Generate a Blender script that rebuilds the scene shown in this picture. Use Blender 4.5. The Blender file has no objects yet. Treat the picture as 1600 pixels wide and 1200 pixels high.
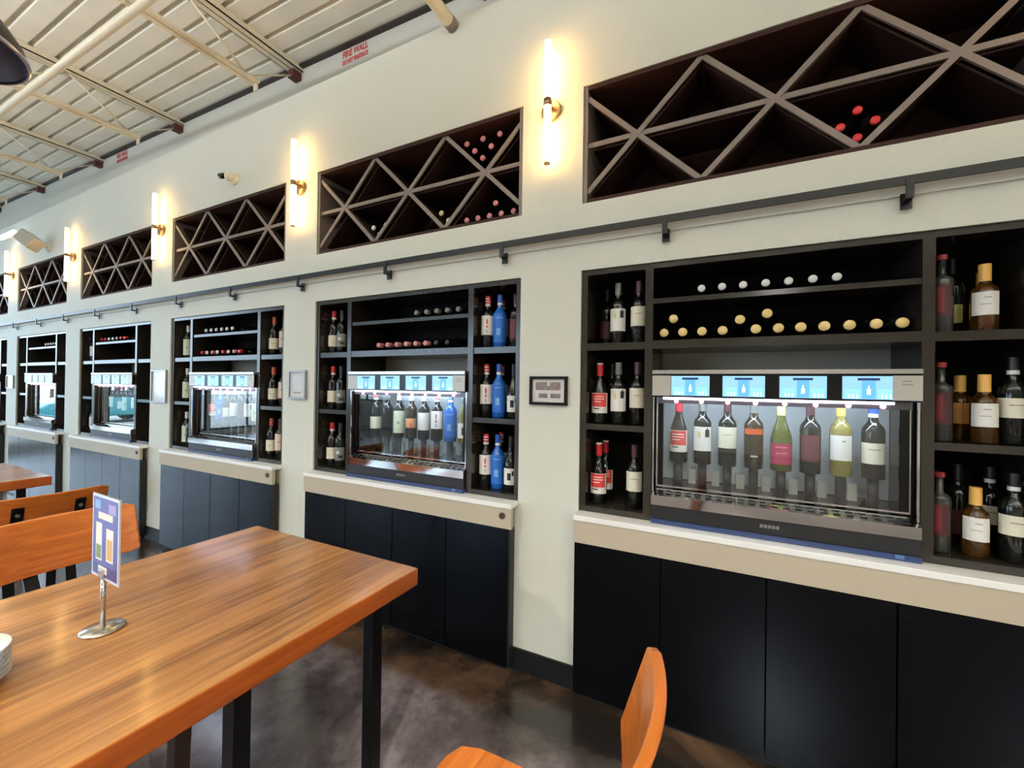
import bpy, bmesh, math, random
from math import sin, cos, pi, atan2, radians, sqrt
from mathutils import Vector, Matrix
random.seed(7)
S = bpy.context.scene
COL = S.collection

# ------------------------------------------------------------------ camera
F_PX = 660.0
YAW, PITCH, ROLL = 0.473469753, 0.00561207694, 0.0139332513
_f = Vector((-sin(YAW)*cos(PITCH), cos(YAW)*cos(PITCH), sin(PITCH)))
_r = Vector((cos(YAW), sin(YAW), 0)); _u = _r.cross(_f)
_r2 = _r*cos(ROLL)+_u*sin(ROLL); _u2 = -_r*sin(ROLL)+_u*cos(ROLL)
CAMP = Vector((0, -2.0, 1.48))
cam_d = bpy.data.cameras.new('camera'); cam_d.sensor_width = 36; cam_d.lens = 36*F_PX/1600; cam_d.clip_start = .02
cam = bpy.data.objects.new('camera', cam_d); COL.objects.link(cam)
cam.matrix_world = Matrix(((_r2.x, _u2.x, -_f.x, CAMP.x), (_r2.y, _u2.y, -_f.y, CAMP.y), (_r2.z, _u2.z, -_f.z, CAMP.z), (0, 0, 0, 1)))
S.camera = cam
# ------------------------------------------------------------------ exposure, sky, daylight
S.view_settings.view_transform = 'Standard'; S.view_settings.look = 'None'
S.view_settings.gamma = 1; S.view_settings.use_curve_mapping = False
S.view_settings.exposure = 0.10
w = bpy.data.worlds.new('sky'); S.world = w; w.use_nodes = True
bg = w.node_tree.nodes['Background']; bg.inputs['Color'].default_value = (.64, .81, 1.0, 1); bg.inputs['Strength'].default_value = 7.0
def area(name, loc, rot, sx, sy, power, col):
    d = bpy.data.lights.new(name, 'AREA'); d.shape = 'RECTANGLE'; d.size = sx; d.size_y = sy; d.energy = power; d.color = col
    o = bpy.data.objects.new(name, d); COL.objects.link(o); o.location = loc; o.rotation_euler = rot; return o
# the left windows and the added front windows let the sky in: sampling portals, no light of their own
def portal(loc, rot, sx, sy):
    o = area('window_portal', loc, rot, sx, sy, 1, (1, 1, 1)); o.data.cycles.is_portal = True
portal((-12.95, -3.5, 1.91), (radians(90), 0, radians(-90)), 6.4, 3.6)
portal((-9.0, -8.95, 2.15), (radians(90), 0, 0), 7.7, 2.6)
S.cycles.max_bounces = 7; S.cycles.diffuse_bounces = 4; S.cycles.glossy_bounces = 4; S.cycles.transmission_bounces = 6
S.cycles.transparent_max_bounces = 8; S.cycles.sample_clamp_indirect = 8; S.cycles.use_denoising = True
S.cycles.caustics_reflective = False; S.cycles.caustics_refractive = False

sun_d = bpy.data.lights.new('sun', 'SUN'); sun_d.energy = 3; sun_d.angle = .01; sun_d.color = (1, .98, .94)
sun_o = bpy.data.objects.new('sun', sun_d); COL.objects.link(sun_o); sun_o.rotation_euler = Vector((-.62, -.25, -.74)).to_track_quat('-Z', 'Y').to_euler()
# ------------------------------------------------------------------ helpers
def lin(c):
    return tuple(((x/255)/12.92 if x/255 <= .04045 else ((x/255+.055)/1.055)**2.4) for x in c)
MATS = {}
def mat(name, rgb=(128, 128, 128), rough=.5, metal=0, emit=None, estr=0, trans=0, spec=.5, coat=0, ior=1.5, noise=None):
    if name in MATS: return MATS[name]
    m = bpy.data.materials.new(name); m.use_nodes = True; MATS[name] = m
    nt = m.node_tree; b = nt.nodes['Principled BSDF']
    b.inputs['Base Color'].default_value = (*lin(rgb), 1); b.inputs['Roughness'].default_value = rough; b.inputs['Metallic'].default_value = metal
    b.inputs['Specular IOR Level'].default_value = spec; b.inputs['IOR'].default_value = ior
    b.inputs['Transmission Weight'].default_value = trans; b.inputs['Coat Weight'].default_value = coat; b.inputs['Coat Roughness'].default_value = .06
    if emit: b.inputs['Emission Color'].default_value = (*lin(emit), 1); b.inputs['Emission Strength'].default_value = estr
    if noise:   # (scale, amount, bump)
        tc = nt.nodes.new('ShaderNodeTexCoord'); n = nt.nodes.new('ShaderNodeTexNoise'); n.inputs['Scale'].default_value = noise[0]; n.inputs['Detail'].default_value = 5
        nt.links.new(tc.outputs['Object'], n.inputs['Vector'])
        r = nt.nodes.new('ShaderNodeValToRGB'); a = noise[1]; c = lin(rgb)
        r.color_ramp.elements[0].position = .3; r.color_ramp.elements[1].position = .7
        r.color_ramp.elements[0].color = (*[x*(1-a) for x in c], 1); r.color_ramp.elements[1].color = (*[min(1, x*(1+a)) for x in c], 1)
        nt.links.new(n.outputs['Fac'], r.inputs['Fac']); nt.links.new(r.outputs['Color'], b.inputs['Base Color'])
        if noise[2]:
            bp = nt.nodes.new('ShaderNodeBump'); bp.inputs['Strength'].default_value = noise[2]; bp.inputs['Distance'].default_value = .002
            nt.links.new(n.outputs['Fac'], bp.inputs['Height']); nt.links.new(bp.outputs['Normal'], b.inputs['Normal'])
    return m
def glass_pane(name, tint=(1, 1, 1)):
    if name in MATS: return MATS[name]
    m = bpy.data.materials.new(name); m.use_nodes = True; MATS[name] = m; nt = m.node_tree; nt.nodes.clear()
    o = nt.nodes.new('ShaderNodeOutputMaterial'); mx = nt.nodes.new('ShaderNodeMixShader'); t = nt.nodes.new('ShaderNodeBsdfTransparent')
    g = nt.nodes.new('ShaderNodeBsdfGlossy'); g.inputs['Roughness'].default_value = .0; fr = nt.nodes.new('ShaderNodeFresnel'); ge = nt.nodes.new('ShaderNodeNewGeometry'); io = nt.nodes.new('ShaderNodeMath'); io.operation = 'MULTIPLY_ADD'   # same reflectance on both faces of the thin pane
    io.inputs[1].default_value = 1/1.5-1.5; io.inputs[2].default_value = 1.5; nt.links.new(ge.outputs['Backfacing'], io.inputs[0]); nt.links.new(io.outputs[0], fr.inputs['IOR'])
    t.inputs['Color'].default_value = (*tint, 1)
    ml = nt.nodes.new('ShaderNodeMath'); ml.operation = 'MULTIPLY'; ml.inputs[1].default_value = 1.5; ml.use_clamp = True
    nt.links.new(fr.outputs[0], ml.inputs[0]); nt.links.new(ml.outputs[0], mx.inputs[0]); nt.links.new(t.outputs[0], mx.inputs[1]); nt.links.new(g.outputs[0], mx.inputs[2]); nt.links.new(mx.outputs[0], o.inputs[0])
    return m
def wood(name, dark, light, axis, scale=1.0, rough=.33, coat=.15):
    if name in MATS: return MATS[name]
    m = bpy.data.materials.new(name); m.use_nodes = True; MATS[name] = m; nt = m.node_tree; b = nt.nodes['Principled BSDF']
    tc = nt.nodes.new('ShaderNodeTexCoord'); mp = nt.nodes.new('ShaderNodeMapping'); s = [46*scale]*3; s[axis] = 2.2*scale
    mp.inputs['Scale'].default_value = s; nt.links.new(tc.outputs['Object'], mp.inputs['Vector'])
    n = nt.nodes.new('ShaderNodeTexNoise'); n.inputs['Scale'].default_value = 1; n.inputs['Detail'].default_value = 8; n.inputs['Roughness'].default_value = .62; n.inputs['Distortion'].default_value = .5
    nt.links.new(mp.outputs[0], n.inputs['Vector'])
    mp2 = nt.nodes.new('ShaderNodeMapping'); s2 = [5*scale]*3; s2[axis] = .6*scale; mp2.inputs['Scale'].default_value = s2; nt.links.new(tc.outputs['Object'], mp2.inputs['Vector'])
    n2 = nt.nodes.new('ShaderNodeTexNoise'); n2.inputs['Scale'].default_value = 1; n2.inputs['Detail'].default_value = 3; nt.links.new(mp2.outputs[0], n2.inputs['Vector'])
    ad = nt.nodes.new('ShaderNodeMath'); ad.operation = 'MULTIPLY_ADD'; ad.inputs[1].default_value = .5; nt.links.new(n.outputs['Fac'], ad.inputs[0])
    hf = nt.nodes.new('ShaderNodeMath'); hf.operation = 'MULTIPLY'; hf.inputs[1].default_value = .5; nt.links.new(n2.outputs['Fac'], hf.inputs[0]); nt.links.new(hf.outputs[0], ad.inputs[2])
    r = nt.nodes.new('ShaderNodeValToRGB'); r.color_ramp.elements[0].position = .36; r.color_ramp.elements[1].position = .64
    r.color_ramp.elements[0].color = (*lin(dark), 1); r.color_ramp.elements[1].color = (*lin(light), 1)
    nt.links.new(ad.outputs[0], r.inputs['Fac']); nt.links.new(r.outputs['Color'], b.inputs['Base Color'])
    bp = nt.nodes.new('ShaderNodeBump'); bp.inputs['Strength'].default_value = .8; bp.inputs['Distance'].default_value = .002
    nt.links.new(n.outputs['Fac'], bp.inputs['Height']); nt.links.new(bp.outputs['Normal'], b.inputs['Normal'])
    b.inputs['Roughness'].default_value = rough; b.inputs['Coat Weight'].default_value = coat; b.inputs['Coat Roughness'].default_value = .12
    return m

class MB:
    def __init__(s): s.v = []; s.f = []; s.m = []; s.sm = []
    def add(s, vs, fs, mi=0, smooth=False):
        n = len(s.v); s.v += [tuple(x) for x in vs]
        for f in fs: s.f.append([i+n for i in f]); s.m.append(mi); s.sm.append(smooth)
        return s
    def box(s, x0, x1, y0, y1, z0, z1, mi=0):
        return s.add([(x0, y0, z0), (x1, y0, z0), (x1, y1, z0), (x0, y1, z0), (x0, y0, z1), (x1, y0, z1), (x1, y1, z1), (x0, y1, z1)],
                     [(0, 3, 2, 1), (4, 5, 6, 7), (0, 1, 5, 4), (1, 2, 6, 5), (2, 3, 7, 6), (3, 0, 4, 7)], mi)
    def hexa(s, p, mi=0):   # eight points, bottom ring then top ring
        return s.add(p, [(0, 3, 2, 1), (4, 5, 6, 7), (0, 1, 5, 4), (1, 2, 6, 5), (2, 3, 7, 6), (3, 0, 4, 7)], mi)
    def bar(s, p0, p1, wv, tv, mi=0):  # box from p0 to p1 with half-vectors wv, tv
        p0, p1, wv, tv = Vector(p0), Vector(p1), Vector(wv), Vector(tv)
        return s.hexa([p0-wv-tv, p0+wv-tv, p0+wv+tv, p0-wv+tv, p1-wv-tv, p1+wv-tv, p1+wv+tv, p1-wv+tv], mi)
    def tube(s, p0, p1, r, n=10, mi=0, r1=None):
        p0, p1 = Vector(p0), Vector(p1); d = (p1-p0).normalized(); a = d.orthogonal().normalized(); b = d.cross(a); r1 = r if r1 is None else r1
        vs = [p0+(a*cos(2*pi*i/n)+b*sin(2*pi*i/n))*r for i in range(n)]+[p1+(a*cos(2*pi*i/n)+b*sin(2*pi*i/n))*r1 for i in range(n)]
        s.add(vs, [(i, (i+1) % n, n+(i+1) % n, n+i) for i in range(n)], mi, True)
        k = len(s.v)-2*n
        s.f += [[k+i for i in reversed(range(n))], [k+n+i for i in range(n)]]; s.m += [mi, mi]; s.sm += [False, False]
        return s
    def lathe(s, prof, n=20, mi=0, smooth=True, axis='z', c=(0, 0, 0)):
        vs = []
        for r, z in prof:
            for i in range(n):
                a = 2*pi*i/n
                q = (r*cos(a), r*sin(a), z) if axis == 'z' else (r*cos(a), z, r*sin(a))
                vs.append((q[0]+c[0], q[1]+c[1], q[2]+c[2]))
        fs = []
        for j in range(len(prof)-1):
            for i in range(n):
                q = (j*n+i, j*n+(i+1) % n, (j+1)*n+(i+1) % n, (j+1)*n+i)
                fs.append(q if axis == 'z' else q[::-1])
        return s.add(vs, fs, mi, smooth)
    def patch(s, r, z0, z1, a0, a1, n=8, mi=0):  # curved label facing -Y at angle 0
        vs = []
        for i in range(n+1):
            a = a0+(a1-a0)*i/n
            vs += [(r*sin(a), -r*cos(a), z0), (r*sin(a), -r*cos(a), z1)]
        return s.add(vs, [(2*i, 2*i+2, 2*i+3, 2*i+1) for i in range(n)], mi, True)
    def mesh(s, name, mats):
        me = bpy.data.meshes.new(name); me.from_pydata(s.v, [], s.f); me.update()
        for m in (mats if isinstance(mats, (list, tuple)) else [mats]): me.materials.append(m)
        me.polygons.foreach_set('material_index', s.m); me.polygons.foreach_set('use_smooth', s.sm)
        return me
    def build(s, name, mats, parent=None, loc=(0, 0, 0), bevel=0, seg=2):
        o = bpy.data.objects.new(name, s.mesh(name, mats)); COL.objects.link(o); o.location = loc
        if parent: o.parent = parent
        if bevel:
            b = o.modifiers.new('bevel', 'BEVEL'); b.width = bevel; b.segments = seg; b.limit_method = 'ANGLE'
        return o
def box(*a): return MB().box(*a)
def tag(o, label, cat, group=None):
    o['label'] = label; o['category'] = cat
    if group: o['group'] = group
    return o
def thing(name, label, cat, loc=(0, 0, 0), rz=0, group=None):
    o = bpy.data.objects.new(name, None); COL.objects.link(o); o.location = loc; o.rotation_euler = (0, 0, rz); o.empty_display_size = .05
    return tag(o, label, cat, group)
def struct(o): o['kind'] = 'structure'; return o
def dup(root, loc, label, rz=None):
    r = root.copy(); COL.objects.link(r); r.location = loc; r['label'] = label
    if rz is not None: r.rotation_euler = (0, 0, rz)
    for ch in list(root.children):
        c = ch.copy(); COL.objects.link(c); c.parent = r
        for g in list(ch.children):
            d = g.copy(); COL.objects.link(d); d.parent = c
    return r

# ------------------------------------------------------------------ materials
WALL = mat('wall_paint', (216, 217, 205), .6, noise=(60, .02, .05))
UPW = mat('upper_wall_paint', (210, 209, 199), .6, noise=(40, .02, .05))
DECK = mat('deck_paint', (240, 237, 224), .4, noise=(3, .07, 0))
JOIST = mat('joist_paint', (226, 216, 190), .45)
REDOX = mat('red_primer', (92, 44, 40), .6); BLACK = mat('black_paint', (22, 22, 24), .5)
CHAR = mat('charcoal_cabinet', (42, 38, 32), .18, spec=.6, noise=(80, .06, .04))
CHARIN = mat('cabinet_interior', (12, 11, 9), .55, spec=.08)
PANEL = mat('dark_panel_paint', (7, 7, 9), .22, spec=.22)
PANEL.node_tree.nodes['Principled BSDF'].inputs['Specular Tint'].default_value = (.66, .80, 1, 1)
BACKW = mat('niche_back_wall', (196, 190, 178), .6)
LEDGE = mat('white_ledge_paint', (250, 248, 244), .35); APRON = mat('apron_paint', (186, 174, 153), .5)
RACKIN = mat('rack_interior', (56, 33, 27), .7, spec=.25); RACKB = mat('rack_board_stain', (44, 26, 21), .7, spec=.2); BARM = mat('rack_bar_paint', (118, 105, 97), .45)
STEEL = mat('brushed_steel', (196, 194, 190), .28, 1); CHROME = mat('chrome', (198, 198, 198), .08, 1)
NICKEL = mat('satin_nickel', (150, 128, 104), .35, 1)
TUBEG = mat('lit_tube', (255, 240, 215), .4, emit=(255, 200, 118), estr=24)
LEDW = mat('led_strip', (255, 255, 255), .4, emit=(232, 226, 255), estr=9); LEDP = mat('led_pink', (255, 200, 210), .4, emit=(255, 130, 150), estr=6)
SCR = mat('screen_bright', (60, 90, 110), .3, emit=(158, 214, 255), estr=1.0); SCRB = mat('screen_blue', (80, 150, 230), .3, emit=(92, 160, 236), estr=1.0)
SCRM = mat('screen_mid', (130, 195, 250), .3, emit=(130, 192, 248), estr=1.0); SCRD = mat('screen_navy', (20, 40, 70), .3, emit=(26, 44, 78), estr=1.0); SCRW = mat('screen_white', (255, 255, 255), .3, emit=(235, 248, 255), estr=1.1)
GLOSSBLK = mat('gloss_black', (9, 9, 10), .2, spec=.3); PLATEG = mat('grey_plate', (184, 180, 172), .4, .3); PLATED = mat('grey_plate_print', (128, 124, 118), .5)
FILM = mat('blue_film', (44, 62, 104), .25); STICK = mat('blue_sticker', (70, 104, 150), .3)
DOORG = glass_pane('door_glass', (.97, .99, .98))
WINGLASS = glass_pane('window_glass', (.95, .97, .97))

# ------------------------------------------------------------------ room shell
BX = [-.65, -2.58, -4.52, -6.48, -8.46, -10.44]        # left edge of each bay, W wide
W = 1.6; ZC0, ZC1 = .875, 2.055; ZR0, ZR1 = 2.384, 2.964; ZTOP = 3.59; DEP = .35
BAY = ['rightmost bay', 'second bay from right', 'third bay from right', 'fourth bay from right', 'fifth bay from right', 'sixth bay from right']
XL, XR = -13.0, 5.0
def zdeck(x): return 4.077+(-2.03-x)*.028
wb = MB()
edges = sorted(BX); piers = [(XL, edges[0])]+[(edges[i]+W, edges[i+1]) for i in range(len(edges)-1)]+[(edges[-1]+W, XR)]
for a, b in piers: wb.box(a, b, 0, DEP, 0, ZTOP)
for a in edges:
    wb.box(a, a+W, 0, DEP, 0, ZC0-.026); wb.box(a, a+W, 0, DEP, ZC1, ZR0); wb.box(a, a+W, 0, DEP, ZR1, ZTOP)
    wb.box(a, a+W, DEP-.004, DEP, ZC0-.026, ZC1, 1); wb.box(a, a+W, DEP-.004, DEP, ZR0, ZR1, 1)
struct(wb.build('wall_back', [WALL, BACKW]))
struct(box(XL, XR, .30, .42, ZTOP, 4.42).build('wall_upper', UPW))
struct(box(XL, XR, -.012, 0, 2.186, 2.372).build('trim_1', WALL))
bb = MB()
bb.box(XL, XR, -.012, 0, 0, .112)
struct(bb.build('baseboard_back', mat('baseboard_paint', (28, 28, 30), .5, spec=.2)))
# floor: stained sealed concrete
FLOOR_OFF = (5, 9, 1)
fm = bpy.data.materials.new('stained_concrete'); fm.use_nodes = True; nt = fm.node_tree; b = nt.nodes['Principled BSDF']
tc = nt.nodes.new('ShaderNodeTexCoord')
n1 = nt.nodes.new('ShaderNodeTexNoise'); n1.inputs['Scale'].default_value = 1.1; n1.inputs['Detail'].default_value = 9; n1.inputs['Roughness'].default_value = .62; n1.inputs['Distortion'].default_value = .8
n2 = nt.nodes.new('ShaderNodeTexNoise'); n2.inputs['Scale'].default_value = 9; n2.inputs['Detail'].default_value = 10; n2.inputs['Roughness'].default_value = .7
fmp = nt.nodes.new('ShaderNodeMapping'); fmp.inputs['Location'].default_value = FLOOR_OFF; nt.links.new(tc.outputs['Object'], fmp.inputs['Vector']); nt.links.new(fmp.outputs[0], n1.inputs['Vector']); nt.links.new(tc.outputs['Object'], n2.inputs['Vector'])
r1 = nt.nodes.new('ShaderNodeValToRGB'); cr = r1.color_ramp; cr.elements[0].position = .34; cr.elements[0].color = (*lin((66, 59, 59)), 1); cr.elements[1].position = .70; cr.elements[1].color = (*lin((178, 166, 170)), 1)
e = cr.elements.new(.5); e.color = (*lin((108, 98, 99)), 1)
r2 = nt.nodes.new('ShaderNodeValToRGB'); r2.color_ramp.elements[0].position = .35; r2.color_ramp.elements[0].color = (.55, .5, .46, 1); r2.color_ramp.elements[1].position = .7; r2.color_ramp.elements[1].color = (1.15, 1.12, 1.12, 1)
mx = nt.nodes.new('ShaderNodeMix'); mx.data_type = 'RGBA'; mx.blend_type = 'MULTIPLY'; mx.inputs['Factor'].default_value = 1
nt.links.new(n1.outputs['Fac'], r1.inputs['Fac']); nt.links.new(n2.outputs['Fac'], r2.inputs['Fac']); nt.links.new(r1.outputs['Color'], mx.inputs['A']); nt.links.new(r2.outputs['Color'], mx.inputs['B']); # a darker brown band along the cabinets, its edge broken by noise
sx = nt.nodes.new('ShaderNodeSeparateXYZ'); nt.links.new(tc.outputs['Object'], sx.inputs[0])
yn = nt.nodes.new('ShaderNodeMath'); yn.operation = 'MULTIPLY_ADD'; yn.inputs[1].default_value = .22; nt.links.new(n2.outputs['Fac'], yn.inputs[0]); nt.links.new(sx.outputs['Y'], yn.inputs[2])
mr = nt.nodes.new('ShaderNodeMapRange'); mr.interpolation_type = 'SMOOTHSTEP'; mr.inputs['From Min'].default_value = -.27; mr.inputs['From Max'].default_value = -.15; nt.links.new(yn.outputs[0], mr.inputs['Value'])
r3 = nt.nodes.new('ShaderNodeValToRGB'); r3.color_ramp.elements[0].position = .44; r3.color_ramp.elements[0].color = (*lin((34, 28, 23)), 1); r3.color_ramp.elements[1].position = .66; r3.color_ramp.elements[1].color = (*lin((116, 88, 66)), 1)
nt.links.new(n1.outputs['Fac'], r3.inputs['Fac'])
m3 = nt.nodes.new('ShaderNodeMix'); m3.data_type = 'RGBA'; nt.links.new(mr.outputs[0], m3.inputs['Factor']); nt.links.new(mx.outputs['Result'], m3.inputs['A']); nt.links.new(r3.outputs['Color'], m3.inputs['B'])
nt.links.new(m3.outputs['Result'], b.inputs['Base Color'])
b.inputs['Coat Weight'].default_value = .5; b.inputs['Coat Roughness'].default_value = .14
b.inputs['Roughness'].default_value = .26
struct(box(XL-.2, XR, -9.2, DEP, -.1, 0).build('floor', fm))
# left end wall with tall street windows, front wall with added windows
def windowed_wall(name, axis, at, t, lo, hi, wins, z0, z1, H, n0):
    m = MB()
    def bx(a, b, za, zb):
        if axis == 'x': m.box(at, at+t, a, b, za, zb)
        else: m.box(a, b, at, at+t, za, zb)
    c = lo
    for (a, b) in wins:
        bx(c, a, 0, H); bx(a, b, 0, z0); bx(a, b, z1, H); c = b
    bx(c, hi, 0, H); struct(m.build(name, UPW))
    for k, (a, b) in enumerate(wins):
        fr = MB(); gl = MB(); e = .05
        def fb(a_, b_, za, zb, mbb, ta=0.03, tb=.09):
            if axis == 'x': mbb.box(at+ta, at+tb, a_, b_, za, zb)
            else: mbb.box(a_, b_, at+ta, at+tb, za, zb)
        fb(a, b, z0, z0+e, fr); fb(a, b, z1-e, z1, fr); fb(a, a+e, z0+e, z1-e, fr); fb(b-e, b, z0+e, z1-e, fr)
        mid = (a+b)/2; fb(mid-.02, mid+.02, z0+e, z1-e, fr)
        w_ = struct(fr.build('window_%d' % (n0+k), mat('window_frame_dark', (40, 40, 42), .4)))
        fb(a+e, mid-.02, z0+e, z1-e, gl, .055, .061); gl.build('pane', WINGLASS, w_)
        g2 = MB(); fb(mid+.02, b-e, z0+e, z1-e, g2, .055, .061); g2.build('pane', WINGLASS, w_)
windowed_wall('wall_left', 'x', XL-.15, .15, -9, DEP, [(-6.8, -4.62), (-4.56, -2.42), (-2.36, -.25)], .12, 3.7, 4.6, 1)
windowed_wall('wall_front', 'y', -9.15, .15, XL, XR, [(-12.8, -10.4), (-10.2, -7.8), (-7.6, -5.2)], .9, 3.4, 4.6, 4)  # unseen windows behind the camera, added to brighten the room
struct(box(XR, XR+.15, -9.15, DEP, 0, 4.6).build('wall_right', UPW))
struct(box(-60, XL-.2, -40, 20, -.16, -.12).build('pavement', mat('asphalt', (176, 174, 168), .8, noise=(20, .15, .1))))
# corrugated roof deck, flutes running along the wall, tilted with the roof
dk = MB(); prof = []; y = .42
while y > -9.15:
    prof += [(y, 0), (y-.112, 0), (y-.122, .036), (y-.142, .036)]; y -= .152
vs = []
for x in (XL-.15, XR+.15):
    for (yy, dz) in prof: vs.append((x, yy, zdeck(x)+dz))
n = len(prof)
dk.add(vs, [(i, i+1, n+i+1, n+i) for i in range(n-1)])
vs2 = [(x, yy, zdeck(x)+.09) for x in (XL-.15, XR+.15) for yy in (.42, -9.15)]
dk.add(vs2, [(0, 2, 3, 1)])
struct(dk.build('ceiling', DECK))
tm = MB()
for k in range(36):
    x0 = XL+k*.5; x1 = x0+.5
    tm.hexa([(x0, .26, zdeck(x0)-.020), (x1, .26, zdeck(x1)-.020), (x1, .30, zdeck(x1)-.020), (x0, .30, zdeck(x0)-.020), (x0, .26, zdeck(x0)-.006), (x1, .26, zdeck(x1)-.006), (x1, .30, zdeck(x1)-.006), (x0, .30, zdeck(x0)-.006)])
struct(tm.build('trim_2', mat('deck_angle', (50, 38, 38), .5)))

# ------------------------------------------------------------------ roof joists
def joist(x, label):
    z = zdeck(x); t = thing('roof_joist', label, 'joist', (x, .3, z), 0, 'open web joists under the roof deck')
    m = MB(); m.box(-.055, -.008, -8.6, 0, -.052, -.044).box(-.055, -.048, -8.6, 0, -.052, -.004).box(.008, .055, -8.6, 0, -.052, -.044).box(.048, .055, -8.6, 0, -.052, -.004)
    m.build('top_chord', JOIST, t)
    m = MB(); m.box(-.042, -.006, -8.4, -.35, -.362, -.355).box(-.012, -.006, -8.4, -.35, -.355, -.322).box(.006, .042, -8.4, -.35, -.362, -.355).box(.006, .012, -8.4, -.35, -.355, -.322)
    m.box(-.02, .02, -.362, -.35, -.41, -.32); m.build('bottom_chord', JOIST, t)
    box(-.035, .035, -.075, 0, -.115, -.055).build('bearing_seat', REDOX, t)
    y = -.42
    MB().tube((0, y, -.335), (0, -.02, -.07), .007, 6).build('web', JOIST, t)
    me = MB().tube((0, 0, -.335), (0, -.42, -.05), .009, 6).mesh('web', JOIST); me2 = MB().tube((0, -.42, -.05), (0, -.84, -.335), .009, 6).mesh('web', JOIST)
    for k in range(6):
        for q in (me, me2):
            o = bpy.data.objects.new('web', q); COL.objects.link(o); o.parent = t; o.location = (0, y, 0)
        y -= .84
    return t
JX = [-3.22, -5.06, -6.90, -8.75, -10.6, -1.38, .46]
jl = ['', '',
      'cream roof joist bearing left of the farther red stencil, third from right', 'cream roof joist bearing above the tilted wall speaker area, fourth from right', 'cream roof joist farthest left, fifth from right',
      'cream roof joist near the top edge, above the cream strip fixture', 'cream roof joist above the rightmost bay, out past the top edge']
jl[0] = 'cream roof joist bearing just left of the larger red stencil, rightmost seen whole'
jl[1] = 'cream roof joist nearest right of the smaller red stencil, second from right'
for x, l in zip(JX, jl): joist(x, l)
pp = MB().tube((-1.2, -.83, 3.60), (-10.5, -.83, 3.60+9.3*.028), .024, 12)
tag(pp.build('conduit_pipe', mat('pipe_paint', (236, 228, 204), .4)), 'long cream conduit pipe running under the roof joists', 'pipe')
sl = thing('strip_light', 'unlit cream strip fixture with grey end cap at the top edge', 'lamp', (-1.44, -.05, 3.54))
MB().tube((0, 0, .02), (0, -.70, .02), .036, 12).build('housing', mat('strip_cover', (252, 242, 214), .35), sl)
MB().tube((0, .05, .02), (0, 0, .02), .038, 12).build('end_cap', mat('grey_cap', (122, 116, 104), .5), sl)
box(-.02, .02, -.6, -.5, .05, zdeck(-1.44)-3.54).build('hanger', JOIST, sl)
sl = thing('strip_light', 'bright white strip lamp beside the tilted speaker, far left edge', 'lamp', (-8.35, -.12, 3.36))
MB().tube((-.3, 0, 0), (.22, 0, 0), .03, 10).build('tube', mat('white_lit', (255, 255, 255), .4, emit=(225, 238, 255), estr=3), sl)
box(-.1, .1, .0, .12, -.02, .02).build('bracket', STEEL, sl)
# stencils on the upper wall
def stencil(x0, z0, wd, label, text1, text2):
    t = thing('stencil_sign', label, 'sign', (x0, .298, z0))
    for s, sz, dz, nm in ((text1, .052, .056, 'upper_line'), (text2, .036, .004, 'lower_line')):
        c = bpy.data.curves.new(nm, 'FONT'); c.body = s; c.size = sz*1.35; c.extrude = .0008; c.offset = .0022
        o = bpy.data.objects.new(nm, c); COL.objects.link(o); o.parent = t; o.rotation_euler = (radians(90), 0, 0); o.location = (0, 0, dz)
        o.data.materials.append(mat('stencil_red', (204, 84, 84), .6))
        bpy.context.view_layer.update(); me = bpy.data.meshes.new_from_object(o.evaluated_get(bpy.context.evaluated_depsgraph_get()))
        k = wd/max(v.co.x for v in me.vertices); bpy.data.objects.remove(o)
        me.transform(Matrix.Diagonal((k, 1, 1, 1))); q = bpy.data.objects.new(nm, me); COL.objects.link(q); q.parent = t; q.rotation_euler = (radians(90), 0, 0); q.location = (0, 0, dz)
stencil(-2.70, 3.955, .27, 'red stencilled two-line sign on the upper wall, larger one', 'FIRE WALL', 'DO NOT PENETRATE')
stencil(-6.50, 4.06, .27, 'small red stencilled sign on the upper wall, farther one', 'FIRE WALL', 'DO NOT PENETRATE')

# ------------------------------------------------------------------ pendant, camera, speaker
pt = thing('dome_pendant', 'dark dome pendant lamp cut by the top left edge', 'lamp', (-2.98, -1.58, 2.90))
DOME = mat('dome_metal', (92, 84, 92), .35, .3); 
prof = [(.30, 0), (.302, .012), (.285, .07), (.24, .14), (.17, .19), (.09, .215), (.04, .23), (.04, .29), (.0, .29)]
MB().lathe(prof+[], 40).lathe([(r-.006, z+.001) for r, z in prof[1:6]], 40, 1).lathe([(.294, .002), (.300, 0)], 40).build('shade', [mat('dome_outside', (50, 44, 50), .4), DOME], pt)
MB().tube((0, 0, .29), (0, 0, zdeck(-2.98)-2.90), .006, 8).build('cord', BLACK, pt)
MB().lathe([(0, .07), (.03, .08), (.036, .11), (.02, .15), (.015, .2)], 16).build('bulb', mat('bulb_off', (150, 146, 140), .3), pt)
MB().lathe([(.297, .0), (.306, .004), (.306, .016), (.297, .018)], 40).build('rim', mat('rim_light', (200, 190, 205), .25, .6), pt)
for k, (x, y_) in enumerate(((-3.0, -5.0), (.6, -5.0), (3.6, -5.0))):  # lit copies out of view, added as fill light for the wall
    q = dup(pt, (x, y_, 2.9), 'added dome pendant lamp for fill light behind the camera, %s' % ('leftmost', 'middle', 'rightmost')[k])
    d = bpy.data.lights.new('added_pendant_bulb', 'SPOT'); d.energy = (300, 470, 340)[k]; d.color = (1, .97, .91); d.spot_size = radians(165); d.spot_blend = .6; d.shadow_soft_size = .08
    o = bpy.data.objects.new('added_pendant_bulb', d); COL.objects.link(o); o.parent = q; o.location = (0, 0, .02)
ul = thing('added_uplight', 'long slim fill lamp added behind the camera', 'lamp', (-.7, -3.6, 2.95))  # added lamp out of view, lifts the brightness of the ceiling
box(-5, 5, -.06, .06, -.05, 0).build('housing', BLACK, ul)
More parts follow.
